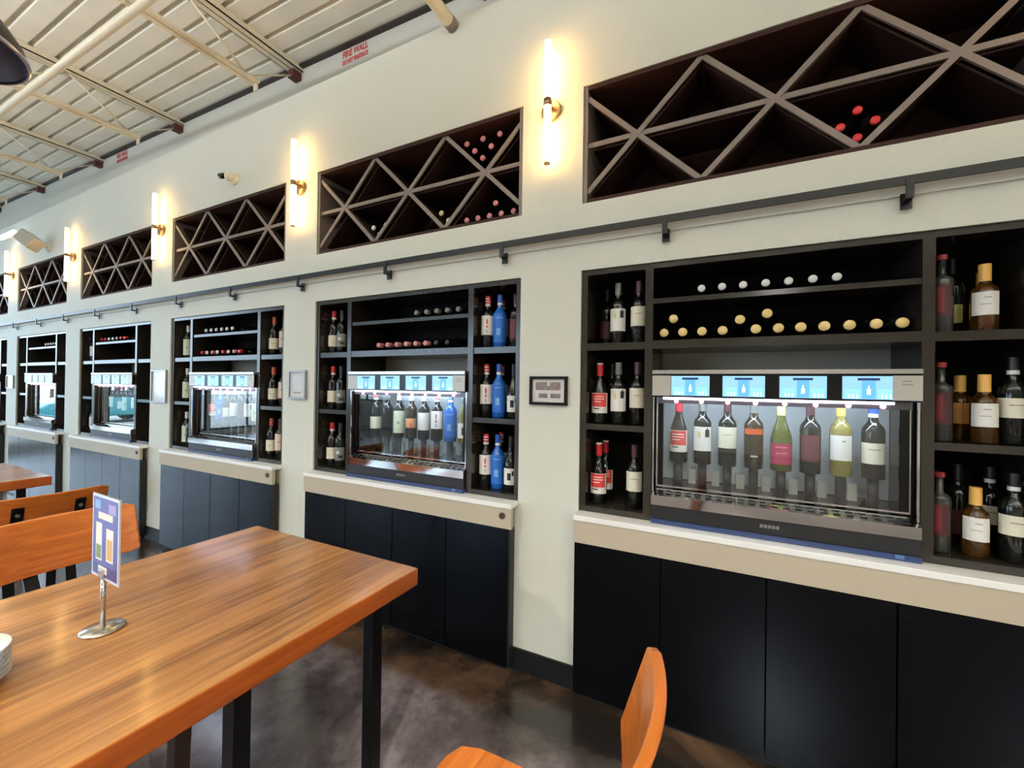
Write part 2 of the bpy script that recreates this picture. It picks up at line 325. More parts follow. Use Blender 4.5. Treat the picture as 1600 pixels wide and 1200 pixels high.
for x in (-4, 0, 4): MB().tube((x, 0, 0), (x, 0, zdeck(x-.7)-2.99), .005, 6).build('suspension_rod', STEEL, ul)
d = area('added_uplight_lamp', (0, 0, .02), (radians(180), 0, 0), 9.8, .1, 430, (.97, .99, 1)); d.parent = ul
cm = thing('security_camera', 'small white turret camera on the wall with black lens', 'camera', (-3.56, 0, 3.12))
MB().lathe([(.045, 0), (.045, -.018), (.036, -.03), (0, -.03)], 20, axis='y').build('base', mat('cam_white', (232, 228, 214), .35), cm)
MB().lathe([(.036*sin(a*pi/10), -.05-.036*cos(a*pi/10)) for a in range(11)], 18, axis='y').build('ball', MATS['cam_white'], cm)
MB().tube((-.01, -.07, .0), (-.062, -.085, .002), .021, 14).build('lens', GLOSSBLK, cm)
sp = thing('wall_speaker', 'beige box speaker tilted on a wall bracket, upper left', 'speaker', (-7.42, 0, 3.12))
q = MB().box(-.13, .13, -.07, .06, -.075, .075).build('cabinet', mat('speaker_beige', (206, 200, 184), .5), sp, (-.03, -.15, .02), .01); q.rotation_euler = (radians(-18), radians(32), radians(15))
MB().box(-.118, .118, -.076, -.069, -.064, .064).build('grille', mat('speaker_grille', (188, 182, 168), .8), q)
MB().tube((0, 0, -.02), (0, -.10, 0), .014, 8).box(-.04, .04, -.01, 0, -.06, .02).build('bracket', mat('cam_white'), sp)

# ------------------------------------------------------------------ hanging rail along the wall
rl = thing('ladder_rail', 'long black flat rail on hooked brackets above the wine cabinets', 'rail', (0, 0, 2.21))
RAILM = mat('rail_black', (13, 13, 14), .35, spec=.35)
box(-12.6, 4.6, -.052, -.044, 0, .032).build('rail', RAILM, rl)
for k in range(16):
    x = .56-.815*k; m = MB().box(-.011, .011, -.056, -.048, -.05, .02).box(-.011, .011, -.05, -.012, -.05, -.04).box(-.016, .016, -.02, -.012, -.075, -.02)
    m.build('bracket', RAILM, rl, (x, 0, 0))

# ------------------------------------------------------------------ sconces
SX = [-.815, -2.75, -4.70, -6.67, -8.65, 1.12, -10.6]
SL = ['lit tube sconce nearest, between the two biggest lattice racks', 'lit tube sconce second from right, right of the white turret camera', 'lit tube sconce third from right', 'lit tube sconce fourth from right', 'lit tube sconce fifth from right, at the left edge', 'lit tube sconce beyond the right edge', 'lit tube sconce far left beyond the frame']
def sconce(x, label):
    t = thing('wall_sconce', label, 'sconce', (x, 0, 2.895), 0, 'tube sconces between the lattice racks')
    MB().tube((0, -.062, .018), (0, -.062, .305), .0185, 18).build('upper_tube', TUBEG, t); MB().tube((0, -.062, -.018), (0, -.062, -.300), .0185, 18).build('lower_tube', TUBEG, t)
    MB().tube((0, -.062, -.018), (0, -.062, .018), .021, 18).build('collar', NICKEL, t)
    MB().tube((0, -.062, -.300), (0, -.062, -.305), .017, 16).build('end_cap', NICKEL, t)
    m = MB().tube((0, -.062, 0), (0, 0, 0), .011, 10); m.build('arm', NICKEL, t)
    MB().tube((0, 0, -.01), (0, -.022, -.01), .052, 28).build('wall_plate', NICKEL, t, bevel=.004)
    return t
for x, l in zip(SX[:6], SL): sconce(x, l)

# ------------------------------------------------------------------ lattice racks
RH = ZR1-ZR0
def rack(i):
    t = thing('lattice_rack', 'dark lattice wine rack recessed high in the wall, %s' % BAY[i], 'wine rack', (BX[i], 0, ZR0), 0, 'lattice wine racks along the wall')
    e = .0015; X0, X1, Z1 = e, W-e, RH-e
    box(X0, X1, DEP-.02, DEP-.006, e, Z1).build('back_panel', RACKIN, t)
    box(.022, W-.022, .006, DEP-.02, Z1-.02, Z1).build('top_panel', RACKIN, t); box(.022, W-.022, .006, DEP-.02, e, .02).build('bottom_panel', RACKIN, t)
    for x in (X0, X1-.0205): box(x, x+.0205, .006, DEP-.02, e, Z1).build('side_panel', BARM, t)
    xn = (.258, .8095, 1.361); zn = .288; hx, hz = .276, .272; x0, x1 = .022, W-.022; z0, z1 = .02, RH-.022
    segs = []
    for a in xn:
        for s in (1, -1):
            p = [(a-hx, zn-s*hz), (a+hx, zn+s*hz)]
            (ax, az), (bx_, bz) = p; 
            def clip(px, pz, qx, qz, X): k = (X-px)/(qx-px); return X, pz+k*(qz-pz)
            if ax < x0: ax, az = clip(ax, az, bx_, bz, x0)
            if bx_ > x1: bx_, bz = clip(ax, az, bx_, bz, x1)
            segs.append(((ax, az), (bx_, bz)))
    segs.append(((x0, zn), (x1, zn)))
    for k, ((ax, az), (bx_, bz)) in enumerate(segs):
        d = Vector((bx_-ax, 0, bz-az)).normalized(); nrm = Vector((-d.z, 0, d.x)); y0 = .012+.0006*k
        o = MB().bar((ax, y0+.005, az), (bx_, y0+.005, bz), nrm*.0115, (0, .005, 0)).build('lattice_bar', BARM, t)
        MB().bar((ax+d.x*.012, .19, az+d.z*.012), (bx_-d.x*.012, .19, bz-d.z*.012), nrm*.004, (0, .125, 0)).build('divider_board', RACKB, o)
    return t
for i in range(6): rack(i)

# ------------------------------------------------------------------ shelf cabinets
CH = ZC1-ZC0
def cabinet(i):
    t = thing('wine_cabinet', 'charcoal open wine cabinet built into the wall, %s' % BAY[i], 'cabinet', (BX[i], 0, ZC0), 0, 'open wine cabinets along the wall')
    y0, y1 = .012, .338; dl, dr = .305, 1.265; T = .035
    for x in (.001, W-.031): box(x, x+.03, y0, y1, .0005, CH-.001).build('side_panel', CHAR, t)
    box(.03, W-.03, y0, y1, CH-.026, CH-.001).build('top_panel', CHAR, t)
    for x in (dl, dr): box(x, x+T, y0, y1, 0, CH-.026).build('divider', CHAR, t)
    for a, b_ in ((.03, dl), (dr+T, W-.03)):
        box(a, b_, y0, y1, 0, .028).build('bottom_panel', CHAR, t)
        box(a, b_, y0+.006, y1, .400, .428).build('shelf', CHAR, t); box(a, b_, y0+.006, y1, .786, .820).build('shelf', CHAR, t)
        box(a, b_, y1-.014, y1, .028, CH-.026).build('back_panel', CHARIN, t)
    box(dl+T, dr, y0+.002, y1, .786, .824).build('shelf', CHAR, t); box(dl+T, dr, y0+.006, y1, .994, 1.016).build('shelf', CHAR, t)
    box(dl+T, dr, y1-.014, y1, .824, CH-.026).build('back_panel', CHARIN, t)
    return t
for i in range(6): cabinet(i)

# ------------------------------------------------------------------ base cabinets and ledges
def base(i):
    t = thing('base_cabinet', 'dark flat-panelled base cabinet under the white ledge, %s' % BAY[i], 'cabinet', (BX[i], 0, 0), 0, 'dark base cabinets along the wall')
    box(.012, W-.03, -.0405, -.0125, .06, .742).build('carcass', mat('carcass_black', (6, 6, 6), .7, spec=.1), t)
    w4 = (W-.02)/4
    for k in range(4): box(k*w4+.003, (k+1)*w4-.003, -.06, -.042, .03, .744).build('panel', PANEL, t)
    box(W-.03, W-.012, -.058, -.0125, .03, .742).build('end_panel', BLACK, t)
    box(.03, W-.05, -.03, -.0125, 0, .06).build('toe_kick', BLACK, t)
    l = thing('ledge', 'white painted ledge with beige apron below the dispenser, %s' % BAY[i], 'ledge', (BX[i], 0, .745), 0, 'white ledges under the dispensers')
    box(.001, W-.001, -.076, .336, .105, .1295).build('slab', LEDGE, l, bevel=.002)
    box(0, W-.004, -.070, -.046, 0, .104).build('apron', APRON, l)
    MB().tube((W-.055, -.070, .065), (W-.055, -.076, .065), .017, 18).build('cable_grommet', mat('grommet_brown', (70, 54, 48), .5), l)
    return t
for i in range(6): base(i)

# ------------------------------------------------------------------ wine dispensers
def dispenser(i):
    t = thing('wine_dispenser', 'glass-fronted wine dispenser with four lit touch screens, %s' % BAY[i], 'wine dispenser', (BX[i]+.344, 0, .8755), 0, 'wine dispensers on the ledges')
    w_ = .918; Z = lambda z: z-.8755
    DY = .05
    m = MB().box(0, w_, -.004, .31, Z(1.442), Z(1.545)).box(0, .010, DY, .31, Z(.9565), Z(1.442)).box(w_-.010, w_, DY, .31, Z(.9565), Z(1.442)).box(.010, w_-.010, .30, .31, Z(.9565), Z(1.442)).box(.010, w_-.010, DY, .30, Z(.9565), Z(1.022))
    m.build('housing', GLOSSBLK, t)
    box(0, w_, -.012, .30, Z(1.5455), Z(1.562)).build('top_strip', STEEL, t)
    box(.012, w_-.012, .292, .2995, Z(1.025), Z(1.440)).build('back_liner', mat('liner_steel', (210, 217, 220), .35, .2), t)
    box(.0, .078, -.010, -.0045, Z(1.448), Z(1.538)).build('side_plate', PLATEG, t); o = box(w_-.082, w_, -.010, -.0045, Z(1.448), Z(1.538)).build('side_plate', PLATEG, t)
    MB().box(w_-.055, w_-.028, -.0106, -.0101, Z(1.516), Z(1.519)).box(w_-.057, w_-.026, -.0106, -.0101, Z(1.504), Z(1.507)).build('print', PLATED, o)
    for k, sx in enumerate((.080, .284, .488, .690)):
        sw = .154; s = box(sx, sx+sw, -.0085, -.0045, Z(1.450), Z(1.536)).build('touch_screen', SCR, t)
        g = MB(); y = -.0090; ya = -.0087
        g.box(sx+.058, sx+.098, y, ya, Z(1.452), Z(1.524), 0); g.box(sx+.008, sx+.052, y, ya, Z(1.452), Z(1.488), 1); g.box(sx+.104, sx+.146, y, ya, Z(1.452), Z(1.488), 1)
        g.box(sx+.045, sx+.110, y-.0003, ya-.0003, Z(1.520), Z(1.529), 2)
        g.box(sx+.0725, sx+.0835, y-.0003, ya-.0003, Z(1.468), Z(1.488), 3); g.box(sx+.076, sx+.080, y-.0003, ya-.0003, Z(1.488), Z(1.500), 3)
        for q in (.018, .030, .042, .114, .126, .138): g.box(sx+q, sx+q+.004, y-.0003, ya-.0003, Z(1.454), Z(1.468), 3)
        g.build('screen_graphics', [SCRB, SCRM, SCRD, SCRW], s)
    box(.045, .845, .004, .016, Z(1.432), Z(1.4415)).build('led_strip', LEDW, t)
    box(.02, w_-.02, DY-.02, DY-.004, Z(1.414), Z(1.4415)).build('tap_rail', mat('dark_steel', (96, 94, 96), .3, .8), t)
    box(.03, w_-.03, DY+.012, DY+.03, Z(1.434), Z(1.4415)).build('interior_light', mat('interior_led', (255, 255, 255), .4, emit=(214, 232, 255), estr=42), t)
    for k in range(8):
        x = .0986+.1028*k
        MB().tube((x, DY-.0205, Z(1.424)), (x, DY-.026, Z(1.424)), .009, 12).build('tap_light', LEDP, t)
        MB().tube((x, .145, Z(1.022)), (x, .145, Z(1.135)), .019, 12).build('lift_piston', BLACK, t)
    for k in range(7):
        x = .151+.1028*k; box(x-.014, x+.018, .22, .25, Z(1.022), Z(1.090)).build('clip', mat('white_plastic', (214, 214, 204), .4), t)
    
    for x in (0, w_-.006): box(x, x+.006, .012, .02, Z(1.012), Z(1.4415)).build('side_trim', CHROME, t)
    f = MB().box(.012, .018, DY-.003, DY+.01, Z(1.030), Z(1.412)).box(w_-.018, w_-.012, DY-.003, DY+.01, Z(1.03), Z(1.412)).box(.018, w_-.018, DY-.003, DY+.01, Z(1.030), Z(1.037))
    f.build('door_frame', CHROME, t)
    box(.0185, .040, DY, DY+.008, Z(1.0375), Z(1.412)).build('door_border', GLOSSBLK, t); box(w_-.046, w_-.0185, DY, DY+.008, Z(1.0375), Z(1.412)).build('door_border', GLOSSBLK, t)
    box(.0405, w_-.0465, DY+.001, DY+.006, Z(1.0375), Z(1.412)).build('glass_door', DOORG, t)
    tr = MB().hexa([(0, -.012, Z(.957)), (w_, -.012, Z(.957)), (w_, DY-.006, Z(.957)), (0, DY-.006, Z(.957)), (0, -.012, Z(1.000)), (w_, -.012, Z(1.000)), (w_, DY-.006, Z(1.022)), (0, DY-.006, Z(1.022))]).build('drip_tray', CHROME, t)
    sl = MB(); sk = .022/(DY+.006)
    for k in range(22):
        x = .02+.0405*k
        for y_ in (.0, .022):
            za = Z(1.000)+(y_+.012)*sk; zb_ = za+.012*sk
            sl.hexa([(x, y_, za-.003), (x+.022, y_, za-.003), (x+.022, y_+.012, zb_-.003), (x, y_+.012, zb_-.003), (x, y_, za+.0006), (x+.022, y_, za+.0006), (x+.022, y_+.012, zb_+.0006), (x, y_+.012, zb_+.0006)])
    sl.build('slots', BLACK, tr)['kind'] = 'stuff'
    box(0, w_, -.006, .30, Z(.8965), Z(.9562)).build('base', BLACK, t)
    box(.0, w_, -.016, .03, Z(.8757), Z(.896)).build('blue_film', FILM, t)
    box(.845, .870, -.0175, -.0162, Z(.882), Z(.896)).build('sticker', STICK, t)
    bd = MB()
    for k in range(5): bd.box(.425+k*.014, .436+k*.014, -.0075, -.0065, Z(.922), Z(.935))
    bd.build('badge', mat('badge_grey', (120, 116, 108), .4), t)
    return t
D0 = dispenser(0)
for i in range(1, 6): dup(D0, (BX[i]+.344, 0, .8755), 'glass-fronted wine dispenser with four lit touch screens, %s' % BAY[i])

# ------------------------------------------------------------------ wine bottles
DARKG = mat('dark_bottle_glass', (18, 20, 17), .07); GREENG = mat('green_bottle_glass', (110, 118, 44), .06, trans=.5); YELG = mat('yellow_wine', (222, 204, 110), .05, trans=.7)
AMBG = mat('amber_wine', (150, 98, 34), .05, trans=.85); SMOKE = mat('smoky_glass', (50, 52, 50), .08); OLIVE = mat('olive_glass', (120, 122, 60), .06, trans=.3); BROWN = mat('brown_bottle_glass', (48, 36, 20), .08)
BLUEG = mat('blue_bottle', (30, 92, 176), .25)
def C(name, rgb=(128, 128, 128), rough=.55): return mat('paper_'+name, rgb, rough)
CREAM = C('cream', (226, 221, 200)); WHITE = C('white', (234, 232, 226)); REDL = C('red', (214, 62, 58)); TAN = C('tan', (176, 124, 62)); GREYL = C('grey', (120, 122, 118)); MAROON = C('maroon', (70, 25, 29)); BLACKL = C('black', (24, 24, 26)); GOLDP = C('olive_gold', (206, 198, 120)); MAG = C('magenta', (170, 50, 84)); ORNG = C('orange', (196, 84, 30)); PINK = C('peach', (226, 160, 112)); BLUEL = C('blue', (34, 104, 196)); GREENW = C('pale_green', (214, 222, 196)); PALEG = C('pale_grey', (196, 196, 190)); DKPRINT = C('print', (150, 144, 130))
def cap(n, rgb, rough=.35, metal=0): return mat('foil_'+n, rgb, rough, metal)
F_GREY = cap('grey', (112, 112, 106)); F_PURP = cap('purple', (74, 38, 46)); F_RED = cap('red', (196, 40, 48)); F_GOLD = cap('gold', (230, 178, 92)); F_PGOLD = cap('pale_gold', (238, 206, 138)); F_BLK = cap('black', (26, 26, 30)); F_BLUE = cap('blue', (40, 84, 182)); F_WHITE = cap('white', (232, 230, 226)); F_YEL = cap('yellow', (220, 204, 140)); F_ORG = cap('orange', (184, 86, 60)); F_PINK = cap('pink', (214, 140, 142)); F_DRED = cap('dark_red', (140, 36, 40)); F_CREAM = cap('cream', (216, 196, 150))
PROF = {
 'bordeaux': [(0, 0), (.034, 0), (.0375, .004), (.0375, .186), (.0345, .200), (.022, .217), (.0165, .228), (.0148, .25), (.0148, .300), (0, .300)],
 'burgundy': [(0, 0), (.037, 0), (.0405, .005), (.0405, .130), (.037, .155), (.026, .190), (.017, .220), (.0148, .24), (.0148, .298), (0, .298)],
 'stout': [(0, 0), (.033, 0), (.0360, .004), (.0360, .140), (.033, .154), (.022, .166), (.0165, .174), (.0155, .182), (.0155, .240), (0, .240)],
 'tall': [(0, 0), (.029, 0), (.0315, .004), (.0315, .190), (.029, .200), (.016, .210), (.0115, .220), (.0110, .284), (0, .284)]}
CAPZ = {'bordeaux': (.242, .3012, .0158), 'burgundy': (.236, .2992, .0158), 'stout': (.180, .2415, .0168), 'tall': (.268, .286, .0150)}
# kind: shape, glass, foil, foil extra band, label (mat, z0, z1, half angle), extras [(mat, z0, z1, a0, a1)], words
K = {
 'emblem': ('bordeaux', DARKG, F_GREY, None, (WHITE, .062, .172, 1.25), [(GREENW, .130, .164, -.75, -.3), (GOLDP, .122, .150, -.45, -.2), (BLACKL, .126, .160, .3, .8), (BLACKL, .158, .168, .48, .62)], 'dark bottle, white label with two small emblems'),
 'creampurple': ('bordeaux', DARKG, F_PURP, None, (CREAM, .082, .176, 1.3), [(DKPRINT, .140, .143, -.5, .5)], 'dark bottle, purple foil and cream label'),
 'red': ('burgundy', DARKG, F_RED, F_WHITE, (WHITE, .050, .150, 1.2), [(REDL, .082, .148, -1.0, .9), (WHITE, .130, .134, -.7, .6), (WHITE, .118, .122, -.7, .6), (WHITE, .105, .109, -.7, .2), (BLACKL, .070, .075, -.7, 0)], 'red-foiled bottle with red and white label'),
 'maroon': ('bordeaux', DARKG, F_BLK, None, (MAROON, .04, .13, 1.0), [], 'dark bottle with a maroon label'),
 'plain': ('bordeaux', DARKG, F_BLK, None, None, [], 'plain dark bottle'),
 'vodka': ('tall', SMOKE, F_DRED, None, (MAROON, .060, .175, .8), [(C('deep_red', (112, 32, 40)), .075, .165, -.45, .1)], 'tall smoky bottle with red cap and red label'),
 'goldwhite': ('stout', AMBG, F_GOLD, None, (WHITE, .058, .140, 1.1), [(DKPRINT, .118, .121, -.1, .4), (DKPRINT, .095, .097, -.4, .4)], 'amber bottle, gold foil and white label'),
 'goldtan': ('stout', AMBG, F_GOLD, None, (TAN, .060, .138, 1.1), [], 'amber bottle, gold foil and tan label'),
 'smalllabel': ('bordeaux', DARKG, F_BLK, None, (GOLDP, .05, .12, .8), [], 'dark bottle with small pale label'),
 'blackwhite': ('bordeaux', DARKG, F_BLK, F_WHITE, (CREAM, .092, .160, 1.25), [(DKPRINT, .134, .138, -.3, .7)], 'stout dark bottle, black foil and cream label'),
 'creamred': ('bordeaux', DARKG, F_RED, F_WHITE, (CREAM, .048, .128, 1.2), [], 'dark bottle, red foil and cream label'),
 'greylabel': ('bordeaux', DARKG, F_BLK, None, (GREYL, .045, .135, 1.0), [(PALEG, .09, .11, -.6, 0), (BLACKL, .06, .08, -.2, .6)], 'dark bottle with grey patterned label'),
 'redmark': ('bordeaux', DARKG, F_RED, F_WHITE, (WHITE, .075, .185, 1.2), [(REDL, .135, .165, -.1, .12), (REDL, .115, .128, -.12, .14), (DKPRINT, .085, .105, -.05, .08)], 'dark bottle, white label with red mark'),
 'blue': ('bordeaux', BLUEG, F_BLUE, F_WHITE, (BLUEL, .03, .190, 1.5), [(C('light_blue', (110, 170, 226)), .165, .170, -.6, .6), (C('light_blue'), .07, .11, -.4, .2)], 'bright blue bottle'),
 'whiteblack': ('burgundy', DARKG, F_BLK, None, (WHITE, .035, .125, 1.1), [(BLACKL, .06, .10, -.4, .1), (BLACKL, .085, .11, .2, .5)], 'dark bottle, black drawing on white label'),
 'orangefoil': ('bordeaux', DARKG, F_ORG, None, (CREAM, .05, .135, 1.2), [(DKPRINT, .09, .094, -.4, .4)], 'dark bottle, orange foil and cream label'),
 'pinkpale': ('bordeaux', DARKG, F_PURP, None, (C('pinkish', (222, 198, 176)), .06, .185, 1.3), [(DKPRINT, .12, .13, -.4, .4)], 'dark bottle, purple foil, pale tall label'),
 'creamgold': ('bordeaux', DARKG, F_CREAM, None, (CREAM, .05, .12, 1.1), [], 'dark bottle, cream foil and cream label'),
 'orangeband': ('bordeaux', BROWN, F_GREY, None, (ORNG, .150, .175, 1.1), [(PALEG, .052, .060, -.3, .4)], 'brown bottle with orange band label'),
 'magenta': ('burgundy', GREENG, F_YEL, None, (MAG, .030, .118, 1.15), [(C('rose', (214, 120, 140)), .100, .106, -.5, .5), (C('rose'), .075, .080, -.5, .5)], 'green bottle with magenta label'),
 'darkred': ('bordeaux', DARKG, F_PURP, None, (C('dusk_red', (96, 40, 50)), .05, .16, .95), [], 'dark bottle with dusky red label'),
 'yellowwhite': ('bordeaux', YELG, F_GOLD, None, (WHITE, .065, .165, 1.15), [(DKPRINT, .14, .145, .1, .4)], 'pale yellow wine bottle with white label'),
 'bluewhite': ('bordeaux', DARKG, F_BLUE, F_WHITE, (CREAM, .060, .142, 1.25), [(DKPRINT, .115, .119, -.4, .6)], 'dark bottle, blue foil and cream label'),
 'greentall': ('bordeaux', DARKG, F_WHITE, None, (GREENW, .03, .175, 1.2), [(DKPRINT, .09, .105, -.2, .2)], 'dark bottle, tall pale green label'),
 'peach': ('bordeaux', BROWN, F_WHITE, None, (PINK, .07, .13, 1.0), [(REDL, .075, .10, -.05, .2)], 'dark bottle with small peach label'),
 'whitefoil': ('bordeaux', DARKG, F_WHITE, None, (WHITE, .06, .17, 1.25), [], 'dark bottle, white foil and white label'),
 'olive': ('burgundy', OLIVE, F_BLK, None, (WHITE, .03, .12, 1.1), [(BLACKL, .05, .095, -.3, .15), (BLACKL, .08, .105, .3, .6)], 'olive green bottle, black drawing on label'),
}
CACHE = {}
def cached(key, fn):
    if key not in CACHE: CACHE[key] = fn()
    return CACHE[key]
def bottle(kind, x, y, z, where, group=None, n=20, turn=.75, tilt=None):
    sh, gl, fo, band, lab, ex, words = K[kind]
    me = cached((sh, gl.name, n), lambda: MB().lathe(PROF[sh], n).mesh('bottle', gl))
    o = bpy.data.objects.new('wine_bottle', me); COL.objects.link(o); o.location = (x, y, z)
    th = atan2(-x, 2+y)*turn; o.rotation_euler = (0, 0, th) if tilt is None else tilt
    tag(o, words+', '+where, 'bottle', group)
    z0, z1, r = CAPZ[sh]; 
    bands = [(z0, z1, 0)] if not band else [(z0, z1-.007, 0), (z1-.007, z1, 1)] if kind == 'red' else [(z0, z0+.014, 1), (z0+.014, z0+.024, 0), (z0+.024, z0+.030, 1), (z0+.030, z0+.040, 0), (z0+.040, z0+.046, 1), (z0+.046, z1, 0)] if kind == 'redmark' else [(z0, z0+.014, 1), (z0+.014, z1, 0)]
    def mkcap():
        m = MB()
        for q0, q1, mi in bands: m.lathe([(r, q0), (r, q1)], n, mi)
        return m.lathe([(r-.0006, z0-.0004), (r, z0)], n, bands[0][2]).lathe([(r, z1), (0, z1)], n, bands[-1][2]).mesh('foil_capsule', [fo, band or fo])
    c = bpy.data.objects.new('foil_capsule', cached((sh, fo.name, band.name if band else '', kind == 'red', kind == 'redmark', n), mkcap))
    COL.objects.link(c); c.parent = o
    if lab:
        lm, a, b_, ha = lab; R = max(p[0] for p in PROF[sh])+.0006
        l = bpy.data.objects.new('label', cached((kind, 'label'), lambda: MB().patch(R, a, b_, -ha, ha, 16).mesh('label', lm))); COL.objects.link(l); l.parent = o
        if ex:
            def mk():
                m = MB(); ms = []
                for j, (em, e0, e1, a0, a1) in enumerate(ex):
                    if em not in ms: ms.append(em)
                    m.patch(R+.0007+.0002*j, e0, e1, a0, a1, 9, ms.index(em))
                return m.mesh('label_print', ms)
            p = bpy.data.objects.new('label_print', cached((kind, 'print'), mk)); COL.objects.link(p); p.parent = l
    return o
ZS = (.9035, 1.3035, 1.6955)       # standing heights: bottom, middle, top shelf
ZN = ('bottom shelf', 'middle shelf', 'top shelf')
def col(i, side, rows):
    for lvl, items in rows.items():
        for (kind, x, y, extra) in items:
            bottle(kind, x, y, ZS[lvl], '%s%s %s, %s' % (extra+' ' if extra else '', side, ZN[lvl], BAY[i].replace(' from right', '')), 'bottles standing in the %s' % BAY[i])
L, R_ = 'left', 'right'
col(0, L, {2: [('emblem', -.49, .10, ''), ('creampurple', -.390, .10, ''), ('maroon', -.576, .22, '')], 1: [('red', -.577, .10, ''), ('emblem', -.484, .10, ''), ('creampurple', -.392, .10, ''), ('plain', -.545, .22, 'behind,')],
           0: [('red', -.577, .10, 'front'), ('red', -.572, .21, 'back'), ('creampurple', -.402, .10, '')]})
col(0, R_, {2: [('vodka', .692, .09, ''), ('goldwhite', .808, .10, ''), ('smalllabel', .770, .24, 'behind,'), ('goldtan', .855, .24, 'behind,')], 1: [('vodka', .692, .09, ''), ('goldwhite', .805, .09, ''), ('goldtan', .785, .21, 'behind,'), ('blackwhite', .880, .10, '')],
            0: [('vodka', .690, .09, ''), ('goldwhite', .785, .09, ''), ('blackwhite', .880, .09, 'front'), ('maroon', .790, .24, 'behind,'), ('blackwhite', .876, .23, 'back')]})
col(1, L, {2: [('creamred', -2.508, .10, ''), ('greylabel', -2.425, .10, '')], 1: [('creamred', -2.508, .10, ''), ('greylabel', -2.425, .10, '')], 0: [('creamred', -2.508, .10, ''), ('greylabel', -2.425, .10, ''), ('whitefoil', -2.345, .13, '')]})
col(1, R_, {2: [('redmark', -1.238, .10, 'front'), ('blue', -1.158, .10, ''), ('redmark', -1.205, .22, 'back'), ('darkred', -1.068, .12, ''), ('plain', -1.105, .26, 'behind,')], 1: [('redmark', -1.240, .10, 'front'), ('blue', -1.158, .10, ''), ('redmark', -1.205, .22, 'back'), ('whiteblack', -1.068, .11, ''), ('plain', -1.105, .26, 'behind,')],
            0: [('redmark', -1.238, .10, 'front'), ('blue', -1.160, .10, ''), ('redmark', -1.205, .22, 'back'), ('whiteblack', -1.075, .10, ''), ('plain', -1.105, .26, 'behind,')]})
col(2, L, {2: [('greentall', -4.43, .10, ''), ('creamgold', -4.355, .20, '')], 1: [('greentall', -4.43, .10, ''), ('creamgold', -4.355, .20, '')], 0: [('greentall', -4.43, .10, ''), ('creamgold', -4.355, .20, ''), ('plain', -4.34, .09, '')]})
col(2, R_, {2: [('orangefoil', -3.18, .10, ''), ('pinkpale', -3.085, .12, ''), ('whitefoil', -3.0, .16, '')], 1: [('orangefoil', -3.18, .10, ''), ('pinkpale', -3.085, .12, ''), ('whitefoil', -3.0, .16, '')], 0: [('orangefoil', -3.18, .09, ''), ('pinkpale', -3.085, .10, ''), ('whitefoil', -3.0, .16, '')]})
col(3, L, {2: [('whitefoil', -6.40, .10, ''), ('creamgold', -6.32, .16, '')], 0: [('whitefoil', -6.38, .10, ''), ('creamgold', -6.29, .14, '')]})
col(3, R_, {2: [('pinkpale', -5.02, .10, '')]})
col(4, L, {2: [('whitefoil', -8.36, .10, ''), ('creamgold', -8.27, .14, '')], 1: [('whitefoil', -8.36, .10, ''), ('creamgold', -8.27, .14, '')], 0: [('whitefoil', -8.36, .10, ''), ('creamgold', -8.27, .14, '')]})
col(4, R_, {2: [('pinkpale', -7.02, .10, ''), ('whitefoil', -7.10, .12, '')], 1: [('pinkpale', -7.02, .10, ''), ('whitefoil', -7.10, .12, '')], 0: [('stout' if False else 'pinkpale', -7.02, .10, ''), ('whitefoil', -7.10, .12, '')]})
col(5, R_, {2: [('pinkpale', -9.0, .10, '')], 0: [('pinkpale', -9.0, .10, '')]})
# bottles held in the dispensers
DK = {0: ('red', 'emblem', 'creampurple', 'orangeband', 'magenta', 'darkred', 'yellowwhite', 'bluewhite'), 1: ('creamred', 'plain', 'greentall', 'peach', 'whitefoil', 'redmark', 'blue', 'olive'),
      2: ('red', 'blue', 'creamred', 'whitefoil', 'darkred', 'emblem', 'greentall', 'plain'), 3: ('whitefoil', 'plain', 'creamred', 'greentall', 'plain', 'emblem', 'redmark', 'plain')}
ORD = ['first', 'second', 'third', 'fourth', 'fifth', 'sixth', 'seventh', 'eighth', 'ninth', 'tenth', 'eleventh', 'twelfth', 'thirteenth', 'fourteenth']
for i, ks in DK.items():
    for k, kd in enumerate(ks):
        bottle(kd, BX[i]+.344+.0986+.1028*k, .145, 1.1355, '%s inside the dispenser, %s' % (ORD[k], BAY[i].replace(' from right', '')), 'bottles inside the dispenser, %s' % BAY[i])
# lying bottles: neck towards the room, only foil tops catch the light
CL = {'foil_pink': .045, 'foil_grey': .03, 'foil_red': .03}; CR = {'foil_pale_gold': .0195}
def lying(x, z, foil, label, group, yc=.055, n=16):
    me = cached(('lie', n), lambda: MB().lathe([(0, .255), (.034, .255), (.0375, .25), (.0375, .10), (.022, .065), (.0148, .055), (.0148, 0)], n, axis='y').mesh('lying_bottle', DARKG))
    o = bpy.data.objects.new('wine_bottle', me); COL.objects.link(o); o.location = (x, yc, z); tag(o, label, 'bottle', group)
    c = bpy.data.objects.new('foil_capsule', cached(('lie', foil.name, n), lambda: MB().lathe([(.0149, CL.get(foil.name, .01)), (CR.get(foil.name, .0158), CL.get(foil.name, .01)-.001), (CR.get(foil.name, .0158), .0), (CR.get(foil.name, .0158)-.002, -.002), (0, -.002)], n, axis='y').mesh('foil_capsule', foil))); COL.objects.link(c); c.parent = o
def row(pts, foil, words, where, group):
    for k, (x, z) in enumerate(pts): lying(x, z, foil, '%s, %s from left, %s' % (words, ORD[k], where), group)
ZU, ZL = 1.929, 1.737      # axis heights on the upper and lower centre shelf
row([(x, ZU) for x in (-.111, -.029, .052, .135, .216, .298, .376)], F_WHITE, 'lying bottle with white foil top', 'upper centre shelf, rightmost bay', 'bottles lying on the upper shelf, rightmost bay')
